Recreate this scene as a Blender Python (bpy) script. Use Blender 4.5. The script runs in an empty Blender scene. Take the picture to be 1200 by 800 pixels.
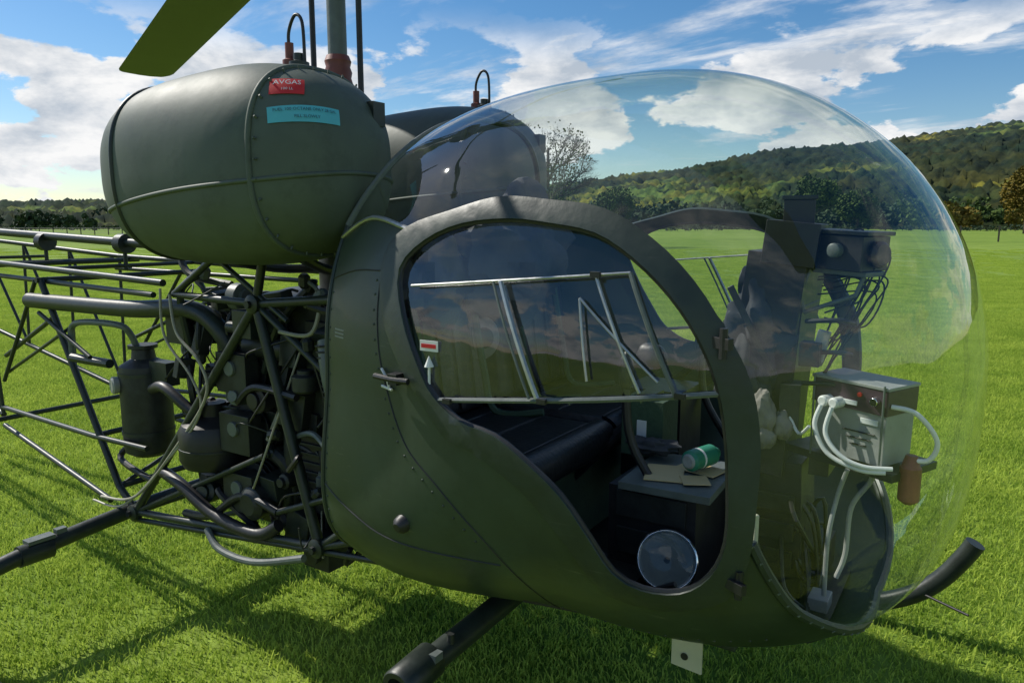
import bpy, bmesh, math, random
import numpy as np
from mathutils import Vector, Matrix, noise
from mathutils.geometry import delaunay_2d_cdt
random.seed(7); np.random.seed(7)
scn=bpy.context.scene
pi=math.pi
# ------------------------------------------------------------------ materials
def nm(name):
    m=bpy.data.materials.new(name); m.use_nodes=True
    nt=m.node_tree; return m,nt,nt.nodes["Principled BSDF"]
def setup(m,bs,rough,metal=0,spec=None,coat=0):
    bs.inputs["Roughness"].default_value=rough; bs.inputs["Metallic"].default_value=metal
    if spec is not None: bs.inputs["Specular IOR Level"].default_value=spec
    bs.inputs["Coat Weight"].default_value=coat
def paint(name,col,rough=0.45,metal=0,var=0.25,scale=6,bump=0.15,bscale=60,coat=0,spec=None,dirt=None,worn=None):
    m,nt,bs=nm(name); setup(m,bs,rough,metal,spec,coat); L=nt.links.new
    tc=nt.nodes.new("ShaderNodeTexCoord")
    n=nt.nodes.new("ShaderNodeTexNoise"); n.inputs["Scale"].default_value=scale; n.inputs["Detail"].default_value=8; n.inputs["Roughness"].default_value=0.65
    L(tc.outputs["Object"],n.inputs["Vector"])
    r=nt.nodes.new("ShaderNodeValToRGB"); e=r.color_ramp.elements
    e[0].position=0.3; e[1].position=0.72
    e[0].color=(*[c*(1-var) for c in col],1); e[1].color=(*[min(1,c*(1+var)) for c in col],1)
    if dirt:
        x=e.new(0.8); x.color=(*dirt,1)
    L(n.outputs["Fac"],r.inputs["Fac"]); colout=r.outputs["Color"]
    if worn:
        # scuffs: stretched fine noise, thresholded and broken up by a larger mask
        def stretched(rot,sc):
            mp=nt.nodes.new("ShaderNodeMapping"); mp.inputs["Rotation"].default_value=rot; mp.inputs["Scale"].default_value=sc; L(tc.outputs["Object"],mp.inputs[0])
            q=nt.nodes.new("ShaderNodeTexNoise"); q.inputs["Scale"].default_value=1.0; q.inputs["Detail"].default_value=5; L(mp.outputs[0],q.inputs["Vector"]); return q.outputs["Fac"]
        s1=stretched((0,.5,0),(8,60,90)); s2=stretched((0,-.9,0),(7,60,110))
        mx_=nt.nodes.new("ShaderNodeMath"); mx_.operation='MAXIMUM'; L(s1,mx_.inputs[0]); L(s2,mx_.inputs[1])
        t1=nt.nodes.new("ShaderNodeMapRange"); t1.inputs["From Min"].default_value=.66; t1.inputs["From Max"].default_value=.76; L(mx_.outputs[0],t1.inputs["Value"])
        mk=nt.nodes.new("ShaderNodeTexNoise"); mk.inputs["Scale"].default_value=2.2; mk.inputs["Detail"].default_value=3; L(tc.outputs["Object"],mk.inputs["Vector"])
        t2=nt.nodes.new("ShaderNodeMapRange"); t2.inputs["From Min"].default_value=.45; t2.inputs["From Max"].default_value=.62; t2.inputs["To Max"].default_value=.75; L(mk.outputs["Fac"],t2.inputs["Value"])
        ml=nt.nodes.new("ShaderNodeMath"); ml.operation='MULTIPLY'; L(t1.outputs[0],ml.inputs[0]); L(t2.outputs[0],ml.inputs[1])
        mc=nt.nodes.new("ShaderNodeMix"); mc.data_type='RGBA'; L(ml.outputs[0],mc.inputs[0]); L(colout,mc.inputs[6]); mc.inputs[7].default_value=(*worn,1); colout=mc.outputs[2]
        # darker grime patches
        gk=nt.nodes.new("ShaderNodeTexNoise"); gk.inputs["Scale"].default_value=9; gk.inputs["Detail"].default_value=10; gk.inputs["Roughness"].default_value=.75; L(tc.outputs["Object"],gk.inputs["Vector"])
        t3=nt.nodes.new("ShaderNodeMapRange"); t3.inputs["From Min"].default_value=.52; t3.inputs["From Max"].default_value=.68; t3.inputs["To Max"].default_value=.45; L(gk.outputs["Fac"],t3.inputs["Value"])
        md=nt.nodes.new("ShaderNodeMix"); md.data_type='RGBA'; L(t3.outputs[0],md.inputs[0]); L(colout,md.inputs[6]); md.inputs[7].default_value=(*[c*.45 for c in col],1); colout=md.outputs[2]
    L(colout,bs.inputs["Base Color"])
    mr=nt.nodes.new("ShaderNodeMapRange"); mr.inputs["To Min"].default_value=max(0.03,rough-0.12); mr.inputs["To Max"].default_value=min(1,rough+0.15)
    L(n.outputs["Fac"],mr.inputs["Value"]); L(mr.outputs["Result"],bs.inputs["Roughness"])
    if bump:
        n2=nt.nodes.new("ShaderNodeTexNoise"); n2.inputs["Scale"].default_value=bscale; n2.inputs["Detail"].default_value=4
        L(tc.outputs["Object"],n2.inputs["Vector"])
        b=nt.nodes.new("ShaderNodeBump"); b.inputs["Strength"].default_value=bump; b.inputs["Distance"].default_value=0.004
        L(n2.outputs["Fac"],b.inputs["Height"]); L(b.outputs["Normal"],bs.inputs["Normal"])
    return m
GREEN=paint("army_green_paint",(0.033,0.052,0.033),0.44,var=0.30,scale=3,bump=0.32,bscale=11,coat=0.06,dirt=(.060,.066,.045),worn=(.11,.12,.085))
TRIM=paint("frame_green_paint",(0.025,0.038,0.028),0.42,var=0.25,scale=8,worn=(.08,.085,.07))
TANK=paint("tank_green_paint",(0.074,0.095,0.073),0.58,var=0.20,scale=4,bump=0.4,bscale=9,dirt=(.10,.11,.085),worn=(.15,.16,.13))
TUBE=paint("tube_dark_green",(0.020,0.028,0.023),0.42,var=0.35,scale=20,worn=(.07,.065,.05))
BLACK=paint("black_rubber",(0.017,0.017,0.018),0.45,var=0.3,scale=20)
LEATHER=paint("black_leather",(0.019,0.020,0.021),0.38,var=0.3,scale=12,bump=0.6,bscale=70)
ENG=paint("engine_dark_metal",(0.030,0.034,0.032),0.45,metal=0.3,var=0.5,scale=14,dirt=(.06,.05,.04))
ALU=paint("aluminium",(0.42,0.43,0.42),0.35,metal=0.8,var=0.2,scale=20)
STEEL=paint("grey_pipe_paint",(0.11,0.13,0.12),0.45,var=0.2,scale=20)
WHITE=paint("white_plastic",(0.72,0.73,0.70),0.4,var=0.06,bump=0)
CREAM=paint("cream_plate",(0.55,0.52,0.38),0.5,var=0.1)
RED=paint("red_sign_paint",(0.60,0.02,0.02),0.6,var=0.12,bump=0)
CYAN=paint("cyan_sign_paint",(0.10,0.48,0.58),0.6,var=0.1,bump=0)
RUST=paint("red_brown_rubber",(0.20,0.055,0.04),0.5,var=0.25,scale=20)
GREYBOX=paint("grey_box_paint",(0.30,0.31,0.29),0.45,var=0.12,scale=10,worn=(.12,.11,.10))
MAROON=paint("dark_lid_plastic",(0.065,0.035,0.055),0.4,var=0.2)
CLOTH=paint("grey_cloth",(0.050,0.054,0.060),0.85,var=0.3,scale=10,bump=0.6,bscale=30)
GLOVE=paint("grey_leather",(0.21,0.19,0.17),0.7,var=0.3,scale=18,bump=0.5,bscale=40)
CANVAS=paint("green_canvas",(0.045,0.085,0.045),0.7,var=0.3,scale=10,bump=0.5,bscale=80)
PAPER=paint("paper",(0.55,0.44,0.22),0.7,var=0.1,bump=0)
CABLE=paint("cream_cable",(0.28,0.27,0.21),0.5,var=0.2,scale=30)
TEAL=paint("green_bottle",(0.03,0.22,0.13),0.35,var=0.15)
CHROME=paint("chrome",(0.85,0.86,0.88),0.12,metal=1,var=0.05,bump=0)
BLADE=paint("blade_green_paint",(0.13,0.15,0.125),0.6,var=0.15,scale=3)
def glassmat(name,tint,base,mult,haze=0.0):
    m=bpy.data.materials.new(name); m.use_nodes=True; nt=m.node_tree; N=nt.nodes; N.clear(); L=nt.links.new
    o=N.new("ShaderNodeOutputMaterial"); mx=N.new("ShaderNodeMixShader"); tr=N.new("ShaderNodeBsdfTransparent"); gl=N.new("ShaderNodeBsdfGlossy")
    tr.inputs["Color"].default_value=(*tint,1); gl.inputs["Roughness"].default_value=0.012; gl.inputs["Color"].default_value=(1,1,1,1)
    lw=N.new("ShaderNodeLayerWeight"); lw.inputs["Blend"].default_value=0.5
    pw=N.new("ShaderNodeMath"); pw.operation='POWER'; pw.inputs[1].default_value=3.6
    ma=N.new("ShaderNodeMath"); ma.operation='MULTIPLY_ADD'; ma.inputs[1].default_value=mult; ma.inputs[2].default_value=base
    L(lw.outputs["Facing"],pw.inputs[0]); L(pw.outputs[0],ma.inputs[0]); L(ma.outputs[0],mx.inputs[0])
    L(tr.outputs[0],mx.inputs[1]); L(gl.outputs[0],mx.inputs[2])
    out=mx
    tc=N.new("ShaderNodeTexCoord")
    nb_=N.new("ShaderNodeTexNoise"); nb_.inputs["Scale"].default_value=4; nb_.inputs["Detail"].default_value=2; L(tc.outputs["Object"],nb_.inputs["Vector"])
    bb=N.new("ShaderNodeBump"); bb.inputs["Strength"].default_value=.45; bb.inputs["Distance"].default_value=.014; L(nb_.outputs["Fac"],bb.inputs["Height"]); L(bb.outputs["Normal"],gl.inputs["Normal"])
    if haze:
        n=N.new("ShaderNodeTexNoise"); n.inputs["Scale"].default_value=3; n.inputs["Detail"].default_value=9
        L(tc.outputs["Object"],n.inputs["Vector"])
        mr=N.new("ShaderNodeMapRange"); mr.inputs["From Min"].default_value=0.4; mr.inputs["From Max"].default_value=0.8; mr.inputs["To Min"].default_value=0.0; mr.inputs["To Max"].default_value=haze
        L(n.outputs["Fac"],mr.inputs["Value"])
        df=N.new("ShaderNodeBsdfDiffuse"); df.inputs["Color"].default_value=(.7,.75,.72,1)
        m2=N.new("ShaderNodeMixShader"); L(mr.outputs[0],m2.inputs[0]); L(mx.outputs[0],m2.inputs[1]); L(df.outputs[0],m2.inputs[2]); out=m2
    L(out.outputs[0],o.inputs["Surface"]); return m
GLASS=glassmat("bubble_acrylic",(0.95,0.985,0.965),0.05,0.80,0.04)
PANE=glassmat("window_acrylic",(0.93,0.96,0.95),0.075,0.7,0.07)
LENS=glassmat("lamp_lens",(0.96,0.98,0.97),0.03,0.5,0.0)
# ------------------------------------------------------------------ builder
def empty(name,parent=None):
    o=bpy.data.objects.new(name,None); scn.collection.objects.link(o); o.parent=parent; return o
def catmull(P,n=8,closed=False):
    P=[Vector(p) for p in P]; out=[]; m=len(P)
    rng=m if closed else m-1
    for i in range(rng):
        if closed: a,b,c,d=P[(i-1)%m],P[i],P[(i+1)%m],P[(i+2)%m]
        else: a,b,c,d=P[max(i-1,0)],P[i],P[i+1],P[min(i+2,m-1)]
        for k in range(n):
            t=k/n
            out.append(0.5*((2*b)+(c-a)*t+(2*a-5*b+4*c-d)*t*t+(-a+3*b-3*c+d)*t**3))
    if not closed: out.append(P[-1])
    return out
class B_:
    def __init__(s,name,parent=None,bevel=0,seg=2,angle=35,sub=0):
        s.v=[];s.f=[];s.mi=[];s.mats=[];s.name=name;s.parent=parent;s.bevel=bevel;s.seg=seg;s.angle=angle;s.sub=sub
    def m(s,mat):
        if mat not in s.mats: s.mats.append(mat)
        return s.mats.index(mat)
    def add(s,V,F,mat):
        b=len(s.v); s.v+= [tuple(x) for x in V]; k=s.m(mat)
        for f in F: s.f.append([i+b for i in f]); s.mi.append(k)
    def box(s,c,size,mat,rot=(0,0,0),taper=1.0):
        M=Matrix.Rotation(rot[2],3,'Z')@Matrix.Rotation(rot[1],3,'Y')@Matrix.Rotation(rot[0],3,'X'); c=Vector(c)
        V=[]
        for z in (-.5,.5):
            k=1 if z<0 else taper
            for x,y in ((-.5,-.5),(.5,-.5),(.5,.5),(-.5,.5)): V.append(c+M@Vector((x*size[0]*k,y*size[1]*k,z*size[2])))
        s.add(V,[(3,2,1,0),(4,5,6,7),(0,1,5,4),(1,2,6,5),(2,3,7,6),(3,0,4,7)],mat)
    def tube(s,pts,r,mat,smooth=0,seg=10,closed=False):
        P=[Vector(p) for p in pts]
        if smooth: P=catmull(P,smooth,closed)
        n=len(P); R=r if isinstance(r,(list,tuple)) else None
        T=[]
        for i in range(n):
            if closed: t=P[(i+1)%n]-P[i-1]
            else: t=P[min(i+1,n-1)]-P[max(i-1,0)]
            T.append(t.normalized() if t.length>1e-9 else Vector((0,0,1)))
        a=Vector((0,0,1)) if abs(T[0].z)<.9 else Vector((1,0,0))
        u=T[0].cross(a).normalized(); V=[];F=[]
        for i in range(n):
            u=(u-T[i]*u.dot(T[i])).normalized(); w=T[i].cross(u)
            rr=(R[min(len(R)-1,int(i*len(R)/n))] if R else r)
            for k in range(seg):
                an=2*pi*k/seg; V.append(P[i]+(u*math.cos(an)+w*math.sin(an))*rr)
        for i in range(n if closed else n-1):
            j=(i+1)%n
            for k in range(seg):
                l=(k+1)%seg; F.append((i*seg+k,i*seg+l,j*seg+l,j*seg+k))
        if not closed:
            F.append(tuple(range(seg-1,-1,-1))); F.append(tuple((n-1)*seg+k for k in range(seg)))
        s.add(V,F,mat)
    def lathe(s,c,axis,prof,mat,seg=24,caps=True):
        c=Vector(c); ax=Vector(axis).normalized(); a=Vector((0,0,1)) if abs(ax.z)<.9 else Vector((1,0,0))
        u=ax.cross(a).normalized(); w=ax.cross(u); V=[];F=[]; n=len(prof)
        for h,r in prof:
            for k in range(seg):
                an=2*pi*k/seg; V.append(c+ax*h+(u*math.cos(an)+w*math.sin(an))*r)
        for i in range(n-1):
            for k in range(seg):
                l=(k+1)%seg; F.append((i*seg+k,i*seg+l,(i+1)*seg+l,(i+1)*seg+k))
        if caps:
            F.append(tuple(range(seg-1,-1,-1))); F.append(tuple((n-1)*seg+k for k in range(seg)))
        s.add(V,F,mat)
    def blob(s,c,r,mat,n=12,amp=0.12,fr=6,rot=0):
        V=[];F=[]; c=Vector(c)
        for i in range(n+1):
            for j in range(2*n):
                t=pi*i/n; p=2*pi*j/(2*n); d=Vector((math.sin(t)*math.cos(p),math.sin(t)*math.sin(p),math.cos(t)))
                k=1+amp*noise.noise(d*1.6+c*fr)+amp*.35*noise.noise(d*4+c*fr); q=Vector((d.x*r[0]*k,d.y*r[1]*k,d.z*r[2]*k)); q.rotate(Matrix.Rotation(rot,3,'Y')); V.append(c+q)
        for i in range(n):
            for j in range(2*n):
                l=(j+1)%(2*n); F.append((i*2*n+j,(i+1)*2*n+j,(i+1)*2*n+l,i*2*n+l))
        s.add(V,F,mat)
    def done(s):
        me=bpy.data.meshes.new(s.name); me.from_pydata(s.v,[],s.f)
        for m in s.mats: me.materials.append(m)
        me.polygons.foreach_set("material_index",s.mi); me.update()
        bm=bmesh.new(); bm.from_mesh(me); bmesh.ops.recalc_face_normals(bm,faces=bm.faces); bm.to_mesh(me); bm.free()
        me.shade_smooth(); me.set_sharp_from_angle(angle=math.radians(s.angle))
        o=bpy.data.objects.new(s.name,me); scn.collection.objects.link(o); o.parent=s.parent
        if s.bevel:
            b=o.modifiers.new("b","BEVEL"); b.width=s.bevel; b.segments=s.seg; b.limit_method='ANGLE'; b.angle_limit=math.radians(40)
            try: b.harden_normals=True
            except: pass
        if s.sub:
            b=o.modifiers.new("s","SUBSURF"); b.levels=s.sub; b.render_levels=s.sub
        return o
HELI=empty("helicopter")
# ------------------------------------------------------------------ cabin surface
Bc=Vector((1.36,0,1.24))
def sst(t): t=min(1,max(0,t)); return t*t*(3-2*t)
def Fxz(X,Z):
    k=sst(-Z/.5); k2=sst(-X/.6)
    fx=(X/0.84)**(2.1+.75*k) if X>0 else (-X/1.15)**(2.6+1.0*k)
    fz=(Z/0.80)**2.05 if Z>0 else (-Z/0.722)**(3.1+3.4*k2)
    return fx+fz
def Fv(X,Y,Z): return Fxz(X,Z)+(abs(Y)/0.74)**2.3-1
def ysurf(x,z): return 0.74*max(1-Fxz(x-Bc.x,z-Bc.z),0)**(1/2.3)
def rad(d):
    lo,hi=0.,1.9
    for _ in range(30):
        m=(lo+hi)/2
        if Fv(d.x*m,d.y*m,d.z*m)<0: lo=m
        else: hi=m
    return lo
def to_disc(x,z):
    d=Vector((x-Bc.x,-max(ysurf(x,z),0.004),z-Bc.z)).normalized()
    ph=math.acos(max(-1,min(1,-d.y))); ps=math.atan2(d.z,d.x); return Vector((ph*math.cos(ps),ph*math.sin(ps)))
def from_disc(p,off=0.0):
    ph=min(p.length,pi/2); ps=math.atan2(p.y,p.x)
    d=Vector((math.sin(ph)*math.cos(ps),-math.cos(ph),math.sin(ph)*math.sin(ps)))
    if ph>pi/2-1e-4: d.y=0
    return Bc+d*(rad(d)+off)
inner=[(95,151),(102,158),(113,162),(126,163),(137,162),(148,160),(157,155),(165,148),(171,140),(175,131),(177,121),(178,110),(178,99),(175,91),(169,86),(161,85),(155,88),(150,96),(144,104),(136,110),(127,115),(117,117),(109,122),(104,129),(98,140)]
outer=[(88,154),(94,161),(108,165),(122,168),(136,167),(149,165),(160,159),(169,151),(176,141),(181,131),(183,119),(183,107),(182,95),(178,86),(168,81),(158,80),(151,83),(145,92),(138,100),(131,105),(121,110),(113,112),(106,119),(97,129),(90,141)]
def res2(P,closed,sp=0.03):
    Q=catmull([Vector((p.x,p.y,0)) for p in P],6,closed); out=[Q[0]]
    for q in Q[1:]:
        if (q-out[-1]).length>sp: out.append(q)
    if closed and (out[-1]-out[0]).length<sp*0.6: out.pop()
    return [Vector((q.x,q.y)) for q in out]
innd=res2([to_disc(a/100,b/100) for a,b in inner],True)
outd=res2([to_disc(a/100,b/100) for a,b in outer],True)
def pip(p,poly):
    c=False; n=len(poly); j=n-1
    for i in range(n):
        a,b=poly[i],poly[j]
        if (a.y>p.y)!=(b.y>p.y) and p.x<(b.x-a.x)*(p.y-a.y)/(b.y-a.y)+a.x: c=not c
        j=i
    return c
def DP(deg): return Vector((pi/2*math.cos(math.radians(deg)),pi/2*math.sin(math.radians(deg))))
k0=min(range(len(outd)),key=lambda i:(outd[i]-to_disc(.94,1.61)).length)
k1=min(range(len(outd)),key=lambda i:(outd[i]-to_disc(1.825,.99)).length)
arc=[]; i=k0
step=1 if (outd[(k0+3)%len(outd)]-to_disc(1.08,1.65)).length<(outd[(k0-3)%len(outd)]-to_disc(1.08,1.65)).length else -1
while i!=k1: arc.append(outd[i]); i=(i+step)%len(outd)
arc.append(outd[k1])
rimpts=[to_disc(*q) for q in ((1.86,.91),(1.90,.83),(1.96,.755))]+[DP(-43)]
rimc=[Vector((q.x,q.y)) for q in catmull([Vector((p.x,p.y,0)) for p in [outd[k1]]+rimpts],6)]
start=[to_disc(.50,1.55),to_disc(.60,1.585),to_disc(.76,1.64)]
Mcurve=[DP(165)]+start+arc+rimc[1:]
metal_poly=Mcurve+[DP(-43-a) for a in range(2,151,2)]
circle=[DP(a) for a in range(0,360,2)]
pts=[];edges=[]
def addc(P,closed):
    b=len(pts); pts.extend(P)
    for i in range(len(P)-1): edges.append((b+i,b+i+1))
    if closed: edges.append((b+len(P)-1,b))
addc(circle,True); addc(innd,True); addc(outd,True); addc([Mcurve[0]]+start,False); addc([start[-1],arc[0]],False); addc(rimc,False)
con=np.array([(p.x,p.y) for p in pts])
g=0.032
rows=int(1.6/g)+1
for i in range(-rows,rows):
    for j in range(-rows-8,rows+8):
        q=np.array(((i+(0.5 if j%2 else 0))*g, j*g*0.87))
        if math.hypot(*q)<pi/2-0.02 and np.min(np.hypot(con[:,0]-q[0],con[:,1]-q[1]))>0.018: pts.append(Vector(q))
res=delaunay_2d_cdt(pts,edges,[],0,1e-5)
V2=res[0]; TF=res[2]
P3=[from_disc(p) for p in V2]
regions={'metal':[],'glass':[],'band':[],'pane':[]}
for f in TF:
    c=sum((V2[i] for i in f),Vector((0,0)))/len(f)
    if c.length>pi/2: continue
    if pip(c,innd):
        c3=sum((P3[i] for i in f),Vector((0,0,0)))/len(f)
        if c3.z>1.212+(c3.x-1.13)*.127: regions['pane'].append(list(f))
        continue
    elif pip(c,outd): k='band'
    elif pip(c,metal_poly): k='metal'
    else: k='glass'
    regions[k].append(list(f))
def panel(key,name,mat,off=0.0,solid=0,cut=True):
    F=regions[key]; bm=bmesh.new(); vm={}
    for side in (1,-1):
        for f in F:
            vs=[]
            for i in f:
                if (i,side) not in vm:
                    q=P3[i]; d=(q-Bc).normalized(); q=q+d*off; vm[(i,side)]=bm.verts.new((q.x,q.y*side,q.z))
                vs.append(vm[(i,side)])
            if len(set(vs))<3: continue
            bm.faces.new(vs if side==1 else vs[::-1])
    bmesh.ops.remove_doubles(bm,verts=bm.verts,dist=1e-4)
    if cut:
        for co,no in (((.6,0,0),(-1,0,0)),((.6,0,1.62),(-.44,0,.2))):
            bmesh.ops.bisect_plane(bm,geom=bm.verts[:]+bm.edges[:]+bm.faces[:],plane_co=co,plane_no=no,clear_outer=True,dist=1e-5)
    for f in bm.faces:
        f.normal_update()
        if f.normal.dot(f.calc_center_median()-Bc)<0: f.normal_flip()
        f.smooth=True
    me=bpy.data.meshes.new(name); bm.to_mesh(me); bm.free(); me.materials.append(mat)
    o=bpy.data.objects.new(name,me); scn.collection.objects.link(o); o.parent=HELI
    if solid:
        s=o.modifiers.new("s","SOLIDIFY"); s.thickness=solid; s.offset=1
    return o
panel('metal','cabin_shell',GREEN)
panel('glass','bubble_canopy',GLASS)
band=panel('band','door_frame',TRIM,0.0,0.015)
b=band.modifiers.new("b","BEVEL"); b.width=0.005; b.segments=3; b.limit_method='ANGLE'; b.angle_limit=1.0
panel('pane','door_glazing',PANE,-0.004)
fr=B_("canopy_edge_strips",HELI)
for sd in (1,-1):
    def S3(p,off=0.0):
        q=from_disc(p,off); return Vector((q.x,q.y*sd,q.z))
    fr.tube([S3(p,.001) for p in rimc],0.012,TRIM,seg=8)
    rr_=[S3(p,.006) for p in res2(rimc,False,.045)]
    for q in rr_: fr.lathe(q,(q-Bc),[(0,.005),(.007,.0035)],STEEL,seg=6)
    fr.tube([S3(p,.002) for p in res2(start[1:]+[arc[0]],False,0.02)],0.007,ALU if sd==1 else TRIM,seg=8)
    fr.tube([S3(p,.004) for p in innd],0.006,BLACK,seg=6,closed=True)
    cut=[]
    for i in range(40):
        t=i/39; z=1.62+0.452*math.sin(t*pi/2); x=.6+(z-1.62)*(.2/.44); y=ysurf(x,z)
        if y<=0 : break
        cut.append(Vector((x,-y*sd,z)))
    cut.append(Vector((cut[-1].x+.001,0,cut[-1].z+.001)))
    fr.tube(cut,0.010,STEEL if sd==1 else TRIM,seg=8)
    zs=[.58+i*(1.62-.58)/30 for i in range(31)]
    fr.tube([Vector((.6,-ysurf(.6,z)*sd,z)) for z in zs],0.008,TRIM,seg=8)
fr.done()
bk=B_("rear_bulkhead",HELI)
V=[];F=[]; n=36
for i in range(n+1):
    z=.555+(1.62-.555)*i/n; y=max(ysurf(.603,z)-.002,.001)
    for k in range(9): V.append((.606,-y+2*y*k/8,z))
for i in range(n):
    for k in range(8): a=i*9+k; F.append((a,a+1,a+10,a+9))
bk.add(V,F,TRIM); bk.done()
fl=B_("cabin_floor",HELI)
V=[];F=[]; n=40
for i in range(n+1):
    x=.63+(1.91-.63)*i/n; y=max(ysurf(x,.61)-.01,.01)
    for k in range(9): V.append((x,-y+2*y*k/8,.61))
for i in range(n):
    for k in range(8): a=i*9+k; F.append((a,a+1,a+10,a+9))
fl.add(V,F,ENG); fl.done()
dd=B_("door_fittings",HELI,bevel=0.0015)
def near(x,z,off=0): return Vector((x,-ysurf(x,z)-off,z))
def wline(a,b,r,mat,n=8,off=.012):
    for s in (1,-1):
        P=[]
        for i in range(n+1):
            q=near(a[0]+(b[0]-a[0])*i/n,a[1]+(b[1]-a[1])*i/n,off); P.append((q.x,q.y*s,q.z))
        dd.tube(P,r,mat,seg=6)
wline((1.00,1.475),(1.57,1.525),.0035,ALU); wline((1.57,1.525),(1.68,1.285),.0055,STEEL); wline((1.10,1.208),(1.775,1.294),.0065,STEEL,off=.004)
wline((1.27,1.497),(1.385,1.25),.0065,ALU); wline((1.25,1.495),(1.365,1.247),.0035,STEEL)
wline((1.50,1.515),(1.61,1.285),.004,ALU)
wline((1.47,1.47),(1.645,1.31),.003,ALU); wline((1.47,1.47),(1.50,1.30),.003,ALU)
for x,z in ((1.50,1.52),(1.14,1.213),(1.69,1.286),(1.40,1.247)): dd.box(near(x,z,.018),(.022,.009,.012),BLACK)
for x,z in ((1.755,1.395),(1.80,.90)):
    dd.box(near(x,z,.022),(.06,.014,.022),BLACK,rot=(0,0,-.5)); dd.lathe(near(x+.01,z-.03,.03),(0,0,1),[(0,.008),(.06,.008)],BLACK,seg=10)
h=near(.97,1.245,.02)
dd.tube([h+Vector((-.07,0,0)),h+Vector((0,-.012,0)),h+Vector((.05,-.012,.0))],.008,BLACK,smooth=4,seg=8); dd.box(h,(.028,.03,.028),BLACK)
dd.tube([near(.90,1.26,.006),near(.925,1.235,.008),near(.93,1.21,.006)],.004,WHITE,seg=6); dd.tube([near(.90,1.215,.006),near(.94,1.21,.006)],.004,WHITE,seg=6)
k=near(.965,.86,.0); dd.lathe(k,(-.1,-1,-.25),[(-.01,.026),(.012,.022),(.022,.012)],BLACK,seg=16)
lb=near(1.07,1.335,.004)
dd.box(lb,(.055,.002,.026),WHITE); dd.box(lb+Vector((0,-.0022,0)),(.045,.001,.010),RED)
dd.tube([near(1.072,1.22,.004),near(1.072,1.29,.004)],.0035,WHITE,seg=5); dd.lathe(near(1.072,1.285,.004),(0,0,1),[(0,.012),(.026,.001)],WHITE,seg=8)
dd.box((1.60,-.34,.520),(.085,.006,.10),CREAM,rot=(0,0,-.1)); dd.lathe((1.595,-.344,.505),(0,-1,0),[(0,.010),(.002,.010)],BLACK,seg=12)
def seam(P):
    Q=catmull([Vector((x,z,0)) for x,z in P],8); dd.tube([near(q.x,q.y,.0005) for q in Q],.0022,BLACK,seg=5)
seam([(.605,1.47),(.74,1.50),(.865,1.505)]); seam([(.865,1.505),(.87,1.38),(.90,1.24),(.98,1.08),(1.10,.98),(1.22,.86),(1.30,.72),(1.32,.64)])
seam([(.61,.88),(.75,.84),(.92,.80),(1.24,.80)])
def rivets(P,sp=.035):
    Q=[near(q.x,q.y,0) for q in catmull([Vector((x,z,0)) for x,z in P],20)]; last=None
    for q in Q:
        if last is None or (q-last).length>sp: dd.lathe(q,(0,-1,0),[(-.002,.0042),(.001,.0038),(.0022,.002)],TRIM,seg=6); last=q
rivets([(.625,.66),(.62,.9),(.62,1.2),(.62,1.5)]); rivets([(.85,1.48),(.855,1.38),(.885,1.24),(.96,1.07),(1.08,.965),(1.20,.85)]); rivets([(1.34,.66),(1.5,.65),(1.7,.68),(1.85,.72)])
for j in range(3):
    for i in range(6): dd.box(near(.66+i*.009,1.335-.010*j,.001),(.005,.001,.0045),GREYBOX)
dd.done()
kl=B_("belly_keel",HELI,bevel=.010,seg=3)
kl.box((1.42,0,.516),(.56,.50,.03),TRIM); kl.tube([(1.72,-.18,.525),(1.86,-.14,.53),(1.93,-.1,.56)],.004,BLACK)
kl.done()
# cabin interior ---------------------------------------------------
st=B_("seat_cushions",HELI,bevel=0.032,seg=4)
for sy in (-1,1):
    st.box((.95,sy*.29,.945),(.50,.54,.115),LEATHER)
    st.box((.70,sy*.29,1.20),(.10,.50,.40),LEATHER,rot=(0,-.12,0))
st.done()
st=B_("seat_trim_and_base",HELI,bevel=0.008)
for sy in (-1,1):
    for j in (1,3,5):
        x=.73+j*.085; st.tube([(x,sy*.05,.999),(x,sy*.1,1.001),(x,sy*.48,1.001),(x,sy*.53,.998)],.006,LEATHER,seg=8)
    st.tube([(1.19,sy*.04,.965),(1.195,sy*.1,.97),(1.195,sy*.5,.97),(1.17,sy*.55,.965)],.05,LEATHER,smooth=3,seg=16)
    for j in range(5): st.box((.755,sy*(.12+.085*j),1.20),(.008,.02,.34),LEATHER,rot=(0,-.12,0))
st.box((.92,0,.75),(.42,.80,.27),CANVAS)
st.box((.68,-.38,1.26),(.14,.14,.16),CANVAS,rot=(0,-.1,0)); st.box((.66,.1,1.3),(.08,.3,.3),BLACK)
for sy in (-.42,-.12,.14,.42): st.tube([(.75,sy,1.40),(.80,sy,1.15),(.84,sy+.01,1.01),(1.0,sy+.05,1.02)],.012,CANVAS,smooth=6,seg=6)
st.done()
it=B_("cabin_equipment",HELI,bevel=0.004)
it.box((1.50,-.22,.78),(.24,.30,.33),BLACK); it.box((1.53,-.24,.955),(.24,.30,.02),STEEL,rot=(0,0,.05))
for z_ in (.70,.80,.90): it.box((1.50,-.372,z_),(.19,.008,.07),ENG)
it.box((1.50,-.28,.969),(.10,.13,.004),PAPER,rot=(0,0,.3)); it.box((1.57,-.20,.970),(.12,.08,.003),PAPER,rot=(0,0,-.2)); it.box((1.59,-.30,.972),(.07,.07,.003),PAPER,rot=(0,0,.5))
it.box((1.36,-.05,1.03),(.13,.12,.17),CANVAS); it.box((1.30,.2,.95),(.2,.2,.3),BLACK); it.box((1.36,-.05,1.12),(.05,.09,.02),BLACK)
it.box((1.36,-.112,1.03),(.030,.004,.05),WHITE)
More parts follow.
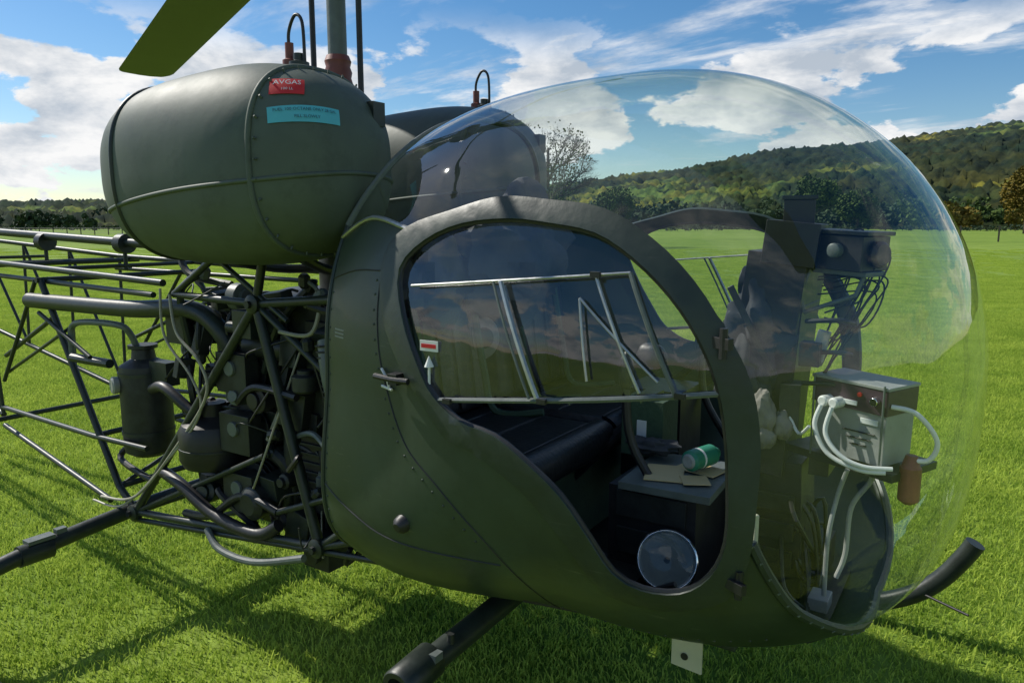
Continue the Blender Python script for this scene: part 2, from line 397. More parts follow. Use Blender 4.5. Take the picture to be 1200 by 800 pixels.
it.lathe((1.56,-.27,1.008),(.3,1,.0),[(0,.018),(.008,.028),(.10,.028),(.11,.018),(.125,.015)],TEAL,seg=24); it.lathe((1.57,-.235,1.008),(.3,1,.0),[(0,.0285),(.010,.0285)],WHITE,seg=24)
it.lathe((1.56,-.27,1.008),(.3,1,.0),[(-.004,.016),(.004,.022)],GREYBOX,seg=20)
it.blob((1.42,-.16,1.00),(.07,.04,.025),CLOTH,amp=.5); it.blob((1.30,-.42,.68),(.06,.05,.03),GLOVE)
it.box((1.12,-.35,.72),(.20,.18,.12),CANVAS,rot=(.2,.5,.3)); it.box((1.35,-.42,.67),(.30,.20,.06),BLACK,rot=(0,0,.2)); it.box((1.40,-.40,.71),(.20,.12,.05),ENG)
it.tube([(1.30,-.5,.72),(1.42,-.52,.76),(1.50,-.50,.72),(1.62,-.50,.78)],.008,BLACK,smooth=6)
ln0=Vector((.35,-.80,.50)); lc=Vector((1.57,-.43,.80))
it.lathe(lc,ln0,[(-.10,.02),(-.07,.05),(-.01,.072),(.003,.074)],STEEL,seg=32); it.lathe(lc,ln0,[(.0,.069),(.008,.076),(.013,.071),(.004,.065)],CHROME,seg=36,caps=False)
it.lathe(lc,ln0,[(.004,.065),(-.010,.058),(-.025,.042),(-.036,.022),(-.040,.0)],CHROME,seg=36,caps=False)
it.lathe(lc,ln0,[(.008,.066),(.016,.052),(.021,.03),(.023,.0)],LENS,seg=36,caps=False)
n_=ln0.normalized(); u_=n_.cross(Vector((0,0,1))).normalized(); w_=n_.cross(u_)
it.lathe(lc,ln0,[(-.04,.010),(-.01,.012),(-.006,.018),(.0,.018),(.003,.008)],ENG,seg=18)
for a in (.5,2.6,4.7):
    d_=(u_*math.cos(a)+w_*math.sin(a)); it.tube([lc+n_*-.004+d_*.012,lc+n_*-.006+d_*.04,lc+n_*.002+d_*.066],[.006,.004,.0025],ENG,smooth=4,seg=6)
it.lathe((.70,-.05,1.24),(1,-.4,.1),[(0,.07),(.06,.075),(.075,.05)],GLOVE,seg=24); it.lathe((.77,-.08,1.247),(1,-.4,.1),[(0,.035),(.01,.035)],BLACK,seg=20)
it.tube([(.66,-.5,1.55),(.72,-.3,1.5),(.7,0,1.45),(.66,.3,1.5)],.012,BLACK,smooth=6); it.tube([(.66,-.2,1.6),(.7,-.2,1.35),(.72,-.15,1.1)],.014,CLOTH,smooth=5)
it.box((.66,-.02,1.16),(.06,.10,.05),WHITE); it.box((.64,-.25,1.40),(.05,.25,.16),ENG)
it.blob((.78,.12,1.50),(.12,.30,.20),CLOTH,amp=.5,fr=3,n=24); it.blob((.74,-.28,1.46),(.08,.16,.16),BLACK,amp=.5,fr=3,n=20)
for y in (-.30,.30):
    it.tube([(1.50,y,.61),(1.52,y,.85),(1.42,y-.02,1.05),(1.40,y-.02,1.20)],.012,BLACK,smooth=6); it.blob((1.40,y-.02,1.24),(.022,.02,.055),BLACK)
    it.tube([(1.05,y+.22,.75),(1.30,y+.22,1.02)],.013,BLACK); it.tube([(1.27,y+.22,.99),(1.38,y+.22,1.10)],.021,BLACK)
it.tube([(1.2,.35,1.0),(1.4,.30,1.18),(1.55,.25,1.22)],.014,BLACK,smooth=5); it.blob((1.33,.02,1.22),(.05,.03,.045),BLACK)
for y in (-.38,-.24,.24,.38):
    it.box((1.74,y,.75),(.02,.08,.11),ENG,rot=(0,-.3,0)); it.tube([(1.74,y,.72),(1.66,y,.62)],.009,ENG)
it.done()
pe=B_("instrument_pedestal",HELI,bevel=0.005)
pe.box((1.74,0,.80),(.15,.17,.38),BLACK,rot=(0,-.05,0)); pe.box((1.70,0,1.19),(.15,.22,.46),BLACK,rot=(0,.06,0)); pe.box((1.715,0,1.45),(.15,.26,.20),BLACK,rot=(0,.1,.0))
pe.box((1.745,-.03,1.575),(.13,.22,.11),BLACK,rot=(0,.1,.1)); pe.box((1.755,-.05,1.655),(.075,.09,.06),BLACK,rot=(0,0,.2)); pe.box((1.755,-.05,1.690),(.085,.10,.010),ENG,rot=(0,0,.2))
pe.box((1.865,-.05,1.555),(.17,.13,.085),BLACK,rot=(0,.05,-.35)); pe.box((1.875,-.055,1.604),(.175,.135,.010),ENG,rot=(0,.05,-.35)); pe.box((1.865,-.05,1.506),(.18,.10,.012),STEEL,rot=(0,.05,-.35))
pe.lathe((1.94,-.08,1.55),(.8,-.5,0),[(0,.03),(.02,.034),(.03,.026)],BLACK,seg=18); pe.lathe((1.86,-.125,1.56),(-.34,-.94,0),[(-.01,.018),(.012,.018),(.015,.012)],STEEL,seg=16); pe.lathe((1.90,-.115,1.545),(-.34,-.94,0),[(-.01,.009),(.014,.009)],ALU,seg=12)
for a in (1.80,1.93): pe.tube([(a,-.10,1.51),(a-.02,-.11,1.45),(1.79,-.10,1.40)],.006,STEEL,seg=8)
for (dy,dz) in ((-.06,1.36),(.06,1.36),(-.06,1.47),(.06,1.47),(0,1.25)):
    pe.lathe((1.635,dy,dz),(-1,0,.1),[(0,.042),(.015,.042),(.017,.036)],ENG,seg=20)
for z in (1.30,1.22,1.38): pe.tube([(1.80,-.12,z),(1.88,-.14,z+.01),(1.91,-.10,z)],.006,ENG,smooth=4)
pe.box((1.68,-.165,1.35),(.018,.006,.26),BLACK,rot=(0,-.5,0)); pe.box((1.84,-.12,1.32),(.03,.02,.08),GREYBOX,rot=(0,.2,0)); pe.box((1.82,-.13,1.30),(.05,.05,.06),BLACK); pe.box((1.78,-.12,1.16),(.05,.07,.12),ENG)
for z_ in (.72,.80,.88): pe.box((1.74,-.09,z_),(.11,.01,.05),ENG)
pe.done()
pg=B_("pedestal_soft_items",HELI)
pg.blob((1.68,-.10,1.34),(.085,.05,.15),CLOTH,amp=.55,fr=5,n=36); pg.blob((1.65,-.12,1.21),(.055,.045,.11),CLOTH,amp=.6,fr=4,n=32)
pg.blob((1.715,-.17,1.14),(.036,.034,.055),GLOVE,amp=.35,n=24); pg.blob((1.725,-.17,1.08),(.030,.030,.035),GLOVE,amp=.3,n=20); pg.blob((1.765,-.15,1.11),(.030,.030,.038),GLOVE,amp=.3,n=20)
pg.blob((1.56,.06,1.30),(.03,.03,.07),PAPER,amp=.4)
pg.done()
bx=B_("battery_box",HELI,bevel=0.004)
R=-.42
bx.box((1.945,-.10,1.115),(.19,.12,.125),GREYBOX,rot=(0,.02,R)); bx.box((1.945,-.10,1.208),(.20,.13,.06),MAROON,rot=(0,.02,R)); bx.box((1.945,-.10,1.243),(.205,.135,.008),GREYBOX,rot=(0,.02,R))
c=math.cos(R);s_=math.sin(R); fx=lambda a,z,o=.068:(1.945+a*c+o*s_,-.10+a*s_-o*c,z)
bx.box(fx(.0,1.195),(.05,.004,.012),WHITE,rot=(0,0,R))
for q in range(3): bx.box(fx(.030,1.125-.016*q,.062),(.085-.02*q,.004,.0035),BLACK,rot=(0,0,R))
bx.box(fx(.055,1.155,.062),(.045,.004,.014),WHITE,rot=(0,0,R))
for a in (-.05,-.02): bx.lathe(fx(a,1.19,.065),(s_,-c,0),[(0,.014),(.03,.014),(.034,.010)],WHITE,seg=14)
bx.lathe(fx(.07,1.208,.065),(s_,-c,0),[(0,.012),(.012,.010)],CHROME,seg=14); bx.lathe(fx(.03,1.218,.065),(s_,-c,0),[(0,.006),(.006,.006)],RED,seg=12)
bx.box((1.935,-.06,1.035),(.30,.20,.02),ENG,rot=(0,.02,R)); bx.box((1.85,0,1.0),(.05,.20,.05),ENG)
bx.lathe((2.065,-.165,1.025),(0,0,1),[(-.06,.010),(-.05,.024),(.03,.024),(.035,.020),(.06,.013)],RUST,seg=20)
for a in (-.092,.092): bx.tube([fx(a,1.04,.07),fx(a,1.25,.07)],.003,STEEL,seg=6)
bx.done()
cb=B_("white_cables",HELI)
cb.tube([fx(-.05,1.18,.10),fx(-.05,1.13,.12),fx(-.01,1.07,.12),fx(.06,1.045,.10),fx(.11,1.045,.07)],.0058,WHITE,smooth=8)
cb.tube([fx(-.02,1.18,.10),fx(-.02,1.12,.12),fx(.02,1.075,.12),fx(.07,1.055,.10),fx(.12,1.055,.06)],.0058,WHITE,smooth=8)
cb.tube([fx(.10,1.20,.05),fx(.15,1.19,.03),fx(.185,1.13,.0),fx(.17,1.08,.0),fx(.13,1.075,.02)],.0058,WHITE,smooth=8)
cb.tube([fx(.08,1.05,.08),(1.98,-.15,1.0),(1.94,-.14,.92),(1.935,-.15,.80),(1.92,-.17,.74)],.0065,GREYBOX,smooth=8)
cb.tube([fx(.02,1.03,.08),(1.91,-.17,.95),(1.90,-.2,.85),(1.90,-.2,.70)],.006,GREYBOX,smooth=8)
for i in range(14):
    a=random.uniform(1.44,1.60); x=random.uniform(1.84,1.91); ln=random.uniform(.04,.13)
    cb.tube([(1.82,-.06+random.uniform(-.05,.05),a),(x+ln,-.05,a+random.uniform(-.02,.04)),(x+ln*.7,-.08,a-.08),(1.84,-.10,1.30+random.uniform(-.1,.12))],.0022,random.choice([BLACK,BLACK,ENG,CLOTH]),smooth=8,seg=6)
cb.tube([(1.78,-.15,1.14),(1.81,-.17,1.10),(1.84,-.2,1.13)],.004,WHITE,smooth=5,seg=6)
for i in range(12):
    cb.tube([(1.76,random.uniform(-.1,.1),random.uniform(.7,1.0)),(1.80+random.random()*.05,random.uniform(-.2,.1),random.uniform(.66,.9)),(1.86,random.uniform(-.2,.1),.63)],.006,random.choice([BLACK,ENG,BLACK]),smooth=6,seg=6)
cb.done()
nr=B_("nose_equipment",HELI,bevel=.003)
nr.box((1.88,-.13,.65),(.05,.07,.035),GREYBOX); nr.box((1.78,.1,.67),(.16,.2,.1),BLACK); nr.lathe((1.80,-.22,.625),(0,0,1),[(0,.05),(.03,.05),(.04,.03)],ENG,seg=20); nr.box((1.68,-.30,.65),(.12,.12,.06),ENG,rot=(0,0,.4))
nr.lathe((1.72,.28,.67),(0,-1,0),[(-.05,.05),(.05,.05)],ENG,seg=20)
nr.box((1.79,-.50,.93),(.03,.012,.13),CREAM,rot=(0,0,-.5))
nr.done()
# ------------------------------------------------------------------ fuel tanks
TA,TB,TC=.545,.295,.308; TX=.08; TY=.48; EX=2.9; EY=2.6; TZ=1.80
def warp(p):
    t=(p.x-TX)/TA; dz=p.z-TZ; k=1+.07*t-.02
    return Vector((p.x,p.y,TZ+dz*(k if dz>0 else 1)))
def tank_pt(cy,d,off=0.0):
    k=(abs(d[0]/TA)**EX+ (abs(d[1]/TB)**EY+abs(d[2]/TC)**EY)**(EX/EY))**(-1/EX)
    d=Vector(d); return warp(Vector((TX,cy,TZ))+d*k+d.normalized()*off)
for cy in (-TY,TY):
    t=B_("fuel_tank",HELI,angle=60); V=[];F=[]; n=48
    for i in range(n+1):
        for j in range(2*n):
            th=pi*i/n; ps=2*pi*j/(2*n); V.append(tank_pt(cy,(math.cos(th),math.sin(th)*math.cos(ps),math.sin(th)*math.sin(ps))))
    for i in range(n):
        for j in range(2*n):
            l=(j+1)%(2*n); F.append((i*2*n+j,i*2*n+l,(i+1)*2*n+l,(i+1)*2*n+j))
    t.add(V,F,TANK)
    H=[]
    for j in range(120):
        a=2*pi*j/120; dx=math.cos(a)*TA; H.append(tank_pt(cy,(dx,math.sin(a)*TB,-.085+dx*.10),.000))
    t.tube(H,.007,TANK,closed=True,seg=8)
    for xx in (-.27,.37):
        Q=[]
        for j in range(90):
            a=2*pi*j/90
            kk=(1-abs(xx/TA)**EX)**(1/EX); dy=math.cos(a);dz=math.sin(a); rr=(abs(dy/TB)**EY+abs(dz/TC)**EY)**(-1/EY)
            Q.append(warp(Vector((TX+xx,cy+dy*rr*kk,TZ+dz*rr*kk))))
        t.tube(Q,.009,TANK if xx>0 else TUBE,closed=True,seg=8)
        for q in Q[::3]: t.lathe(q+Vector((.022,0,0)),(q-Vector((TX+xx,cy,TZ))),[(-.006,.004),(.003,.003)],TANK,seg=6)
    t.lathe((.10,cy+.12,2.03),(0,0,1),[(0,.05),(.06,.05),(.065,.03),(.08,.03)],TRIM,seg=20)
    t.lathe((.40,cy-.02,2.05),(0,0,1),[(0,.03),(.05,.03),(.055,.016),(.075,.016)],TUBE,seg=16)
    t.lathe((.36,cy-.02,2.05),(0,0,1),[(0,.022),(.06,.022),(.065,.013),(.11,.013)],RUST,seg=14)
    t.tube([(.36,cy-.02,2.13),(.36,cy-.02,2.19),(.39,cy-.02,2.235),(.42,cy-.02,2.21),(.425,cy-.02,2.10)],.005,BLACK,smooth=8,seg=8)
    t.box((-.33,cy,1.995),(.06,.02,.03),TUBE,rot=(0,-.5,0)); t.box((.59,cy+.1,1.95),(.03,.05,.07),TUBE)
    t.done()
TCn=Vector((TX,-TY,TZ))
def project_tank(p): return tank_pt(-TY,tuple(p-TCn))
def decal(p0,w,h,mat,text_lines,tmat,tilt=0.0):
    c0=project_tank(Vector(p0))
    def grad(p):
        d=p-TCn; ry=(abs(d.y/TB)**EY+abs(d.z/TC)**EY)
        g=ry**(EX/EY-1)
        return Vector((EX*abs(d.x/TA)**(EX-1)*math.copysign(1,d.x)/TA, g*EX*abs(d.y/TB)**(EY-1)*math.copysign(1,d.y)/TB, g*EX*abs(d.z/TC)**(EY-1)*math.copysign(1,d.z)/TC)).normalized()
    n=grad(c0); z=Vector((0,0,1)); u=z.cross(n).normalized(); v=n.cross(u)
    u2=u*math.cos(tilt)+v*math.sin(tilt); v2=v*math.cos(tilt)-u*math.sin(tilt)
    def on(a,b_,o):
        q=project_tank(c0+u2*a+v2*b_); return q+grad(q)*o
    D=B_("tank_placard",HELI); V=[];F=[];nx,ny=16,8
    for i in range(nx+1):
        for j in range(ny+1): V.append(on((i/nx-.5)*w,(j/ny-.5)*h,.003))
    for i in range(nx):
        for j in range(ny): a=i*(ny+1)+j; F.append((a,a+ny+1,a+ny+2,a+1))
    D.add(V,F,mat)
    for (txt,size,dy) in text_lines:
        cu=bpy.data.curves.new("txt","FONT"); cu.body=txt; cu.size=size; cu.align_x='CENTER'; cu.align_y='CENTER'; cu.resolution_u=2
        o=bpy.data.objects.new("txt",cu); scn.collection.objects.link(o); dg=bpy.context.evaluated_depsgraph_get(); me=o.evaluated_get(dg).to_mesh()
        V=[on(q.co.x,q.co.y+dy,.008) for q in me.vertices]; F=[tuple(p.vertices) for p in me.polygons]
        D.add(V,F,tmat); bpy.data.objects.remove(o)
    D.done()
decal((.55,-.66,2.00),.095,.058,RED,[("AVGAS",.024,.008),("100 LL",.012,-.016)],WHITE)
decal((.59,-.64,1.915),.20,.046,CYAN,[("FUEL 100 OCTANE ONLY 28 GAL",.0115,.010),("FILL SLOWLY",.0115,-.010)],TUBE)
# ------------------------------------------------------------------ mast + rotor
mr=B_("rotor_mast",HELI)
mr.lathe((.05,0,1.3),(0,0,1),[(0,.10),(.35,.10),(.45,.07),(.80,.06)],ENG,seg=24)
mr.lathe((.05,0,2.05),(0,0,1),[(0,.055),(.08,.05),(.10,.054),(.12,.048),(.14,.052),(.16,.045),(.18,.050),(.20,.042)],RUST,seg=24)
mr.lathe((.05,0,2.2),(0,0,1),[(0,.036),(.75,.034)],STEEL,seg=20)
for x in (-.08,.165): mr.tube([(x,0,1.9),(x,0,2.85)],.011,BLACK,seg=10)
mr.lathe((.05,0,2.72),(0,0,1),[(0,.13),(.03,.13),(.05,.06)],ENG,seg=24)
for s in (-1,1):
    for x in (-.25,.35): mr.tube([(x,s*TY,1.52),(x*.5,s*.2,1.46),(x*.5,0,1.45)],.018,TUBE,smooth=4)
mr.done()
bd=Vector((-3.81,1.56,-.12)).normalized()
hub=Vector((.05,0,2.93))
ro=B_("rotor_blades",HELI)
perp=Vector((0,0,1)).cross(bd).normalized()
for sg in (1,-1):
    dirv=Vector((bd.x*sg,bd.y*sg,-.022)); V=[];F=[]
    prof=[(-.20,0),(-.16,.020),(-.08,.030),(.05,.024),(.20,0),(.05,-.012),(-.08,-.016),(-.16,-.012)]
    st_=[.35,.6,.8,1.5,2.5,3.4,4.0,4.08,4.12,4.14]; sc=[.35,.5,1,1,1,1,1,.93,.80,.6]
    for r_,k_ in zip(st_,sc):
        for a,b2 in prof: V.append(hub+dirv*r_+perp*a*k_*sg+Vector((0,0,b2*min(1,k_))))
    for i in range(len(st_)-1):
        for j in range(8): l=(j+1)%8; F.append((i*8+j,i*8+l,(i+1)*8+l,(i+1)*8+j))
    F.append(tuple(range(8))); F.append(tuple((len(st_)-1)*8+j for j in range(8)))
    ro.add(V,F,BLADE)
    ro.box(hub+dirv*.25,(.5,.12,.06),ENG,rot=(0,0,math.atan2(bd.y,bd.x)))
    ro.tube([hub+Vector((0,0,.10)),hub+Vector((0,0,.10))+perp*1.2*sg],.016,TUBE); ro.lathe(hub+Vector((0,0,.10))+perp*1.2*sg,perp*sg,[(-.06,.03),(0,.05),(.08,.04)],ENG)
ro.done()
# ------------------------------------------------------------------ truss frame
tr=B_("frame_truss",HELI)
Y=-.42
def T(a,b,r=.014,ya=Y,yb=Y,mat=TUBE): tr.tube([(a[0],ya,a[1]),(b[0],yb,b[1])],r,mat,seg=12)
for s in (1,-1):
    y=Y*s
    J=lambda a,b,r=.014,ya=y,yb=y: T(a,b,r,ya,yb)
    J((.04,1.35),(-.83,.40),.018); J((.04,1.35),(.31,.52),.019); J((.04,1.35),(.60,1.0),.013); J((.04,1.35),(.58,1.40),.016)
    J((-.83,.40),(.31,.52),.015); J((.31,.52),(.60,.72),.015); J((.31,.52),(.60,.62),.014)
    J((-.86,.36),(.60,.54),.011); J((-.83,.40),(.04,.80),.011); J((.60,.80),(.10,.60),.012)
    J((-.44,1.36),(.04,1.35),.014); J((-.51,1.40),(-2.2,1.44),.014,y,y*.86); J((-.58,1.35),(-2.2,1.37),.012,y,y*.8)
    J((-1.52,1.37),(-.95,.49),.015,y*.95,y); J((-.95,.49),(-.83,.40),.015)
    J((-1.62,1.36),(-2.1,.82),.010,y*.9,y*.85); J((-1.41,1.21),(-2.1,.95),.011,y*.95,y*.8); J((-1.30,1.16),(-2.1,.86),.008,y*.95,y*.8)
    J((-.71,.70),(-1.13,.69),.012); J((-1.13,.69),(-2.2,.66),.012,y,y*.8); J((-1.03,.41),(-2.2,.56),.013,y,y*.8); J((-1.52,1.22),(-1.1,1.05),.010)
    J((-2.2,1.44),(-5.2,1.62),.014,y*.86,y*.3); J((-2.2,.62),(-5.2,1.25),.014,y*.8,y*.25)
    for i in range(6):
        t=i/6;t2=(i+1)/6
        A=(-2.2-3*t,1.44+.18*t);Bq=(-2.2-3*t,.62+.63*t);A2=(-2.2-3*t2,1.44+.18*t2)
        J(A,Bq,.009,y*(.86-.56*t),y*(.8-.55*t)); J(A2,Bq,.009,y*(.86-.56*t2),y*(.8-.55*t))
    J((-.44,1.36),(-.10,1.55),.013); J((.04,1.35),(.10,1.55),.016); J((.2,1.30),(-.25,1.55),.010)
for x,z in ((.04,1.35),(-.83,.40),(.31,.52),(-.95,.49),(-1.52,1.37),(-2.1,1.42),(-2.1,.62),(-1.13,.69)): T((x,z),(x,z),.013,-.42,.42)
T((-1.13,.69),(-.95,.49),.010,.42,-.42); T((-1.52,1.37),(-.44,1.36),.011,.40,-.42)
for x,z in ((.04,1.35),(-.83,.40),(.31,.52)):
    tr.lathe((x,Y-.02,z),(0,-1,0),[(-.03,.034),(.003,.034),(.010,.02)],TUBE,seg=12); tr.lathe((x,Y-.03,z),(0,-1,0),[(0,.014),(.012,.014)],ENG,seg=6)
T((-1.0,1.52),(-5.2,1.66),.022,0,0); 
for x in (-1.5,-2.3,-3.1): tr.lathe((x,0,1.53),(1,0,0),[(-.03,.05),(.03,.05)],ENG,seg=14); T((x,1.40),(x,1.53),.01,0,0); T((x,1.42),(x,1.42),.01,-.38,.38)
tr.done()
sk=B_("landing_skids",HELI,angle=50)
for s in (1,-1):
    y=1.12*s
    sk.tube([(-2.0,y,.05),(-1.0,y,.05),(0,y,.05),(1.3,y,.05),(1.72,y,.055),(1.90,y,.09),(2.03,y,.16),(2.12,y,.25),(2.19,y,.36),(2.22,y,.42)],.036,TUBE,smooth=4,seg=16)
    sk.tube([(-.9,0,.40),(-.9,s*.42,.385),(-.9,s*.95,.33),(-.9,s*1.05,.26),(-.9,s*1.12,.06)],.033,TUBE,smooth=5,seg=14)
    sk.tube([(1.10,0,.56),(1.10,s*.40,.565),(1.075,s*.84,.525)],.034,TUBE,seg=18)
    sk.lathe((1.075,s*.84,.525),(0,s,-.1),[(-.10,.034),(-.09,.046),(.035,.048),(.04,.044),(.04,.030),(-.02,.028),(-.02,.001)],TUBE,seg=24,caps=False)
    sk.tube([(1.12,s*.80,.50),(1.13,s*.98,.32),(1.13,s*1.11,.07)],.030,TUBE,smooth=5,seg=12)
    sk.box((1.10,s*.77,.562),(.035,.03,.02),STEEL); sk.lathe((1.10,s*.70,.572),(0,0,1),[(-.02,.010),(.015,.010)],ENG,seg=8)
    sk.lathe((-.9,s*.80,.345),(0,1,0),[(-.06,.042),(.06,.042)],TUBE); sk.box((-.9,s*.78,.392),(.05,.10,.015),STEEL); sk.box((-.9,s*.70,.40),(.03,.04,.02),STEEL)
sk.tube([(2.02,1.12,.18),(2.22,1.0,.18)],.005,BLACK)
sk.done()
# ------------------------------------------------------------------ engine
en=B_("engine",HELI,bevel=0.003)
en.lathe((-.12,0,.45),(0,0,1),[(0,.16),(.1,.20),(.30,.20),(.34,.17),(.62,.18),(.66,.26),(.80,.28),(.88,.24),(.92,.12)],ENG,seg=28)
for s in (-1,1):
    for j,z in enumerate((.62,.85,1.08)):
        x=-.14+ (0.04 if s>0 else 0)
        en.lathe((x,s*.12,z),(0,s,0),[(0,.075),(.26,.075)],ENG,seg=18)
        for q in range(9): en.lathe((x,s*(.15+q*.022),z),(0,s,0),[(0,.10),(.006,.10)],ENG,seg=20)
        en.box((x,s*.38,z),(.17,.06,.15),ENG); en.lathe((x,s*.40,z+.02),(0,s,0),[(0,.03),(.02,.028)],STEEL,seg=12)
        en.tube([(x,s*.30,z-.07),(x+.16,s*.32,z-.10),(x+.20,s*.28,z-.22)],.028,ENG,smooth=5)
        en.tube([(x+.05,s*.36,z+.05),(x+.16,s*.44,z+.10),(.22,s*.36,1.25)],.005,CABLE if j==0 else BLACK,smooth=6,seg=6)
    en.tube([(.04,s*.28,1.0),(.05,s*.30,.7),(.04,s*.30,.45)],.035,ENG,smooth=4,seg=14)
en.lathe((-.36,-.34,.68),(0,0,1),[(-.01,.07),(0,.12),(.03,.135),(.14,.135),(.17,.12),(.20,.05),(.25,.05)],BLACK,seg=32)
en.lathe((-.36,-.34,.75),(0,0,1),[(0,.138),(.012,.138)],ENG,seg=32)
en.tube([(-1.64,-.40,1.27),(-.8,-.40,1.28),(-.41,-.38,1.30),(-.25,-.36,1.22),(-.20,-.32,1.05)],.036,TUBE,smooth=6,seg=16)
en.tube([(.39,-.42,1.25),(.42,-.44,1.15),(.44,-.42,1.0),(.40,-.36,.9)],.034,STEEL,smooth=6,seg=14)
for i in range(14):
    t=i/13; en.lathe((.395+.045*t,-.43,1.24-.24*t),(.1,0,-1),[(0,.039),(.006,.039)],BLACK,seg=14)
en.box((.28,-.18,1.12),(.20,.30,.34),ENG); en.box((.40,-.1,.75),(.30,.40,.30),ENG); en.box((-.30,0,1.2),(.35,.45,.20),TUBE); en.box((.22,-.30,.455),(.13,.12,.13),ENG)
en.box((.14,-.10,.80),(.26,.40,.46),BLACK); en.box((-.34,0,.80),(.22,.40,.50),BLACK); en.box((.10,-.20,1.28),(.30,.20,.16),ENG); en.box((-.02,0,.50),(.62,.46,.14),ENG,taper=1.1)
for i in range(10): en.box((.14,-.305,.62+.035*i),(.24,.012,.010),ENG)
en.lathe((.22,-.365,.45),(0,-1,0),[(0,.035),(.02,.035),(.022,.02)],ENG,seg=18); en.box((.47,0,1.05),(.15,.75,.55),BLACK)
en.box((-.05,-.36,1.27),(.10,.12,.10),TUBE); en.box((.15,-.34,.98),(.12,.10,.14),ENG,rot=(0,.2,.1)); en.lathe((-.05,-.42,.60),(0,-1,0),[(-.1,.06),(.0,.065),(.02,.04)],ENG,seg=20)
en.box((-.55,-.30,1.22),(.12,.12,.14),ENG); en.lathe((.0,-.33,1.18),(1,0,0),[(-.12,.045),(.12,.045)],ENG,seg=16)
en.done()
oi=B_("oil_canister",HELI)
oi.lathe((-.89,-.30,.62),(0,0,1),[(0,.07),(.02,.10),(.05,.105),(.37,.105),(.40,.10),(.43,.05),(.47,.045),(.475,.06),(.49,.06)],ENG,seg=32)
for z in (.72,.98): oi.lathe((-.89,-.30,z),(0,0,1),[(0,.108),(.015,.108)],TUBE,seg=32)
oi.lathe((-.94,-.385,.94),(-.3,-1,0),[(0,.035),(.03,.038),(.035,.03),(.036,.03)],GREYBOX,seg=18)
oi.tube([(-.89,-.32,1.08),(-.89,-.35,1.16),(-.92,-.38,1.20),(-1.15,-.40,1.20),(-1.27,-.40,1.17),(-1.29,-.40,1.08),(-1.29,-.40,1.04)],.014,STEEL,smooth=6,seg=10)
oi.tube([(-1.25,-.42,1.035),(-.98,-.40,1.03)],.020,TUBE); oi.tube([(-1.0,-.3,.66),(-1.05,-.35,.58),(-.7,-.4,.55)],.014,BLACK,smooth=6)
oi.box((-.74,-.3,1.0),(.12,.06,.10),TUBE)
oi.done()
ho=B_("hoses_and_cables",HELI)
ho.tube([(-.44,-.44,1.36),(-.38,-.46,1.22),(-.25,-.46,1.12),(-.22,-.46,1.0),(-.40,-.46,.80),(-.75,-.46,.50),(-1.03,-.46,.44)],.006,CABLE,smooth=8,seg=8)
ho.tube([(-.50,-.44,1.38),(-.46,-.46,1.20),(-.30,-.46,1.05),(-.27,-.46,.92),(-.50,-.46,.70),(-.85,-.46,.44),(-1.10,-.46,.41)],.005,CABLE,smooth=8,seg=8)
ho.tube([(-.60,-.42,.62),(-.45,-.44,.60),(-.25,-.44,.52),(.0,-.44,.50),(.10,-.42,.55)],.024,BLACK,smooth=8,seg=12)
ho.tube([(-.30,-.44,.45),(-.20,-.46,.40),(.0,-.46,.40),(.25,-.44,.47)],.014,STEEL,smooth=8,seg=10)
ho.tube([(-.5,-.40,.46),(-.3,-.42,.50),(-.1,-.42,.62),(.1,-.42,.60)],.016,BLACK,smooth=8,seg=10)
ho.tube([(-.70,-.38,.95),(-.55,-.42,.98),(-.40,-.40,.90),(-.36,-.36,.93)],.022,BLACK,smooth=8,seg=12)
R2=random.Random(3)
for i in range(75):
    a=Vector((R2.uniform(-.55,.5),R2.uniform(-.42,-.25),R2.uniform(.5,1.45))); b_=a+Vector((R2.uniform(-.35,.35),R2.uniform(-.05,.05),R2.uniform(-.35,.2))); b_.z=max(b_.z,.48); b_.x=min(b_.x,.55)
    m_=(a+b_)/2+Vector((R2.uniform(-.08,.08),R2.uniform(-.05,.02),R2.uniform(-.08,.08)))
    ho.tube([a,m_,b_],R2.choice([.003,.004,.005,.007,.010,.014]),R2.choice([BLACK,BLACK,BLACK,TUBE,TUBE,ENG,ENG,ENG,BLACK,BLACK,CABLE,STEEL]),smooth=8,seg=7)
    if i%3==0: ho.lathe(a,(b_-a),[(-.02,.012),(-.01,.020),(.02,.020),(.03,.012)],R2.choice([ENG,ENG,STEEL]),seg=8)
ho.done()
cl=B_("engine_accessories",HELI,bevel=0.003)
for i in range(110):
    a=Vector((R2.uniform(-.5,.5),R2.uniform(-.38,-.15),R2.uniform(.5,1.4)))
    if i%2: cl.box(a,(R2.uniform(.03,.13),R2.uniform(.04,.10),R2.uniform(.03,.13)),R2.choice([ENG,ENG,TUBE,TUBE,BLACK]),rot=(R2.uniform(-.2,.2),R2.uniform(-.2,.2),R2.uniform(-.3,.3)))
    else:
        r_=R2.uniform(.015,.055); cl.lathe(a,R2.choice([(0,-1,0),(0,0,1),(1,0,0),(.3,-1,.2)]),[(-.03,r_*.8),(-.02,r_),(.03,r_),(.035,r_*.6),(.05,r_*.6)],R2.choice([ENG,ENG,BLACK,TUBE,STEEL]),seg=16)
cl.done()
